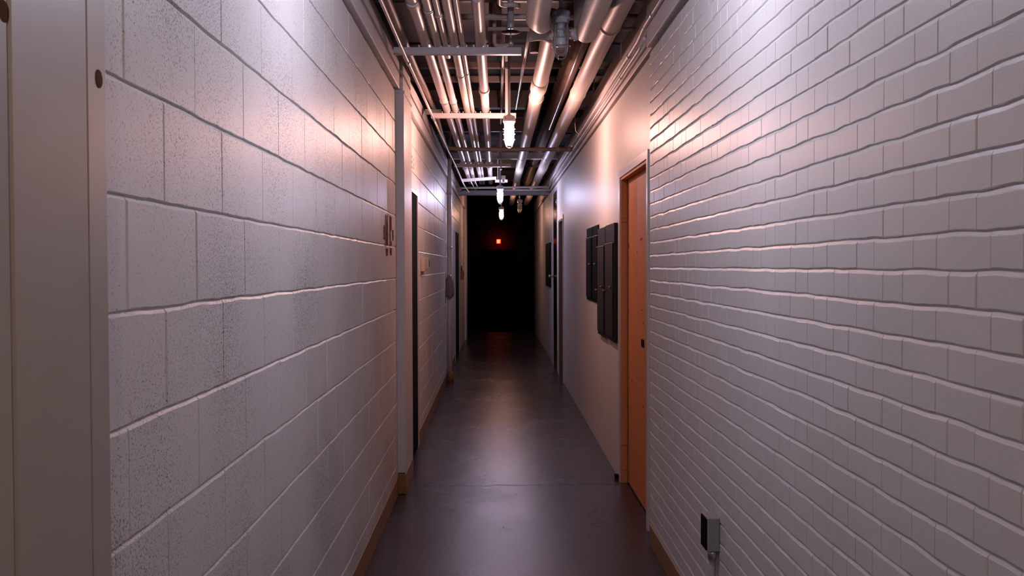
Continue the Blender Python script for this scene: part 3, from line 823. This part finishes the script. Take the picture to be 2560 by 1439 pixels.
marks([(5.6705, 5.7518, 1.6569, 1.7408, 0.7, 0.5), (5.7725, 5.827, 1.6237, 1.8084, 1.0, 0.7), (5.844, 5.9085, 1.6253, 1.8076, 1.0, 0.5), (5.785, 5.9085, 1.565, 1.608, 0.6, 1.0),
       (6.0058, 6.0465, 1.6284, 1.8105, 1, 1), (6.0602, 6.1064, 1.724, 1.8059, 1, 1), (6.0648, 6.1157, 1.6298, 1.6571, 1, 1), (6.0103, 6.1157, 1.5698, 1.6144, 0.6, 1.0), (6.1485, 6.2248, 1.6646, 1.7303, 0.6, 0.8)],
      'paint_mark', 'dark red painted strokes on the left block wall beside the pilaster', M_mark)
marks([(7.4501, 7.4779, 2.2707, 2.3042, 1, 1), (7.6055, 7.6563, 2.3408, 2.3595, 1, 1), (7.6055, 7.6344, 2.2961, 2.321, 1, 1), (7.6055, 7.6636, 2.2602, 2.2789, 1, 1), (7.7449, 7.79, 2.3336, 2.3495, 1, 1), (7.7599, 7.79, 2.2868, 2.3154, 1, 1), (7.7524, 7.8052, 2.2682, 2.2841, 1, 1)],
      'stencil_mark', 'faint stencilled characters on the wall above the first left door', M_stencil)

# ------------------------------------------------------------------ electrical panels on the right wall
def epanel(y0, y1, z0, z1, dpt, mb, label, seam, far=False):
    t = empty('electrical_panel', (XS, (y0+y1)/2, z0)); tag(t, label, 'panel', 'electrical panels on the right wall')
    w = (y1-y0)/2; h_ = z1-z0
    bm = NB(); box(bm, -dpt, .0, -w, w, 0, h_, .003); link('cabinet', bm, mb, t)
    bm = NB(); box(bm, -dpt-.010, -dpt, -w+.03, w-.05, .03, seam, .003)
    dr = link('door', bm, mb, t)
    bm = NB(); box(bm, -dpt-.012, -dpt, -w+.015, w-.015, seam+.004, seam+.012, .001); link('trim_strip', bm, M_trim, t)
    for q in (.46, .42) if not far else (.5,):
        bm = NB(); lathe(bm, [(.001, -.022), (.008, -.022), (.009, -.012), (.007, 0), (.001, 0)], (-dpt-.010, -w+.075 if q != .42 else w-.09, h_*q), 12, 'x'); bmesh.ops.recalc_face_normals(bm, faces=bm.faces[:])
        link('latch', bm, M_trim, dr)
    return t
epanel(6.92, 7.47, .955, 1.805, .026, M_panel, 'tall brown electrical panel nearest the orange door', .70)
epanel(7.50, 8.05, .945, 1.80, .026, M_panel, 'tall brown electrical panel, second from the orange door', .70)
epanel(8.17, 8.62, 1.185, 1.845, .010, M_panelblk, 'shorter black electrical panel next to the brown pair', .56, True)
epanel(8.66, 9.22, 1.185, 1.845, .010, M_panelblk, 'shorter black electrical panel farthest from the orange door', .56, True)
bm = NB(); box(bm, XS-.02, XS+.002, 15.4, 16.75, 1.165, 1.87, .004)
tag(link('wall_panel', bm, M_panelblk), 'black flat panel on the right wall past the tall black door', 'panel')
# rubber stop by the orange door
bm = NB(); box(bm, XS-.03, XS-.002, 6.84, 6.90, .005, .03, .004)
tag(link('door_stop', bm, M_panelblk), 'small black stop on the floor at the foot of the orange door frame', 'door stop')

# outlet box with conduit on the brick wall
t = empty('outlet_box', (XR, 3.60, .44)); tag(t, 'grey outlet box low on the white brick wall', 'outlet')
bm = NB(); box(bm, -.047, -.001, 0, .10, 0, .125, .004); link('housing', bm, M_box, t)
bm = NB(); box(bm, -.052, -.047, .004, .096, .004, .121, .002); link('face_plate', bm, M_panelblk, t)
bm = NB(); tube(bm, [(-.022, .03, -.44), (-.022, .03, .0)], .013, 14); link('conduit', bm, M_box, t)
bm = NB(); lathe(bm, [(.012, -.034), (.017, -.034), (.018, -.012), (.016, 0), (.012, 0)], (-.022, .03, 0), 14); bmesh.ops.recalc_face_normals(bm, faces=bm.faces[:]); link('connector', bm, M_galv, t)

# ------------------------------------------------------------------ exit sign
M_signface = emis('exit_face', (1.0, .02, .01), 1.6)
M_addedglow = emis('exit_added_glow', (1.0, .02, .01), 8)
M_signlet = emis('exit_letters', (1.0, .16, .05), 5)
t = empty('exit_sign', (.077, 38.6, 2.46)); tag(t, 'small glowing red exit sign over the dark far door', 'sign')
bm = NB(); box(bm, -.16, .16, -.03, .03, -.13, .13, .01); link('housing', bm, M_panelblk, t)
bm = NB(); box(bm, -.14, .14, -.035, -.03, -.11, .11); link('lit_face', bm, M_signface, t)
bm = NB(); box(bm, -.14, .14, .03, .035, -.11, .11); link('added_back_glow', bm, M_addedglow, t)  # unseen rear face added to throw a red glow on the wall
def letter(ch, x0, w, h_, s):
    bm = NB(); y0, y1 = -.040, -.035
    if ch == 'E':
        box(bm, x0, x0+s, y0, y1, -h_, h_)
        for z in (-h_, -s/2, h_-s): box(bm, x0+s, x0+w, y0, y1, z, z+s)
    if ch == 'X':
        for sg in (-1, 1):
            Mx = Matrix.Translation((x0+w/2, 0, 0)) @ Matrix.Rotation(sg*math.atan2(w-s, 2*h_), 4, 'Y')
            box(bm, -s/2, s/2, y0, y1-.0005*sg, -h_*1.02, h_*1.02, 0, Mx)
    if ch == 'I': box(bm, x0, x0+s, y0, y1, -h_, h_)
    if ch == 'T':
        box(bm, x0+w/2-s/2, x0+w/2+s/2, y0, y1, -h_, h_-s); box(bm, x0, x0+w, y0, y1, h_-s, h_)
    link('letter', bm, M_signlet, t)
for ch, x0, w in (('E', -.105, .05), ('X', -.045, .055), ('I', .022, .02), ('T', .053, .052)): letter(ch, x0, w, .085, .018)

t.scale = (.6, 1, .78)

# ------------------------------------------------------------------ camera
yaw, pit, rol = .0155, -.0227, .003
def rows():
    cols = []
    for e in ((1, 0, 0), (0, 1, 0), (0, 0, 1)):
        x, y, z = e
        c, s = math.cos(yaw), math.sin(yaw); x, z = c*x-s*z, s*x+c*z
        c, s = math.cos(pit), math.sin(pit); y, z = c*y-s*z, s*y+c*z
        c, s = math.cos(rol), math.sin(rol); x, y = c*x-s*y, s*x+c*y
        cols.append((x, y, z))
    return [[cols[j][i] for j in range(3)] for i in range(3)]
Rr = rows()
def bl(v): return Vector((v[0], v[2], v[1]))
right, up, fwd = bl(Rr[0]), bl(Rr[1]), bl(Rr[2])
cam = bpy.data.cameras.new('camera'); co = bpy.data.objects.new('camera', cam); COL.objects.link(co)
Mx = Matrix((right, up, -fwd)).transposed().to_4x4(); Mx.translation = V(0, 0, H)
co.matrix_world = Mx
cam.sensor_width = 36; cam.lens = 36*2450.45/2560
cam.clip_start = .05; cam.clip_end = 200
cam.dof.use_dof = True; cam.dof.focus_distance = 4.0; cam.dof.aperture_fstop = 16
S.camera = co

w = bpy.data.worlds.new('world'); S.world = w; w.use_nodes = True
w.node_tree.nodes['Background'].inputs[0].default_value = (.5, .45, .5, 1)
w.node_tree.nodes['Background'].inputs[1].default_value = .0
S.view_settings.view_transform = 'Standard'; S.view_settings.look = 'None'
S.view_settings.exposure = .16; S.view_settings.gamma = 1
S.view_settings.use_curve_mapping = False
S.cycles.max_bounces = 10; S.cycles.diffuse_bounces = 6; S.cycles.transparent_max_bounces = 16
S.cycles.caustics_reflective = False; S.cycles.caustics_refractive = False
S.cycles.sample_clamp_indirect = 4
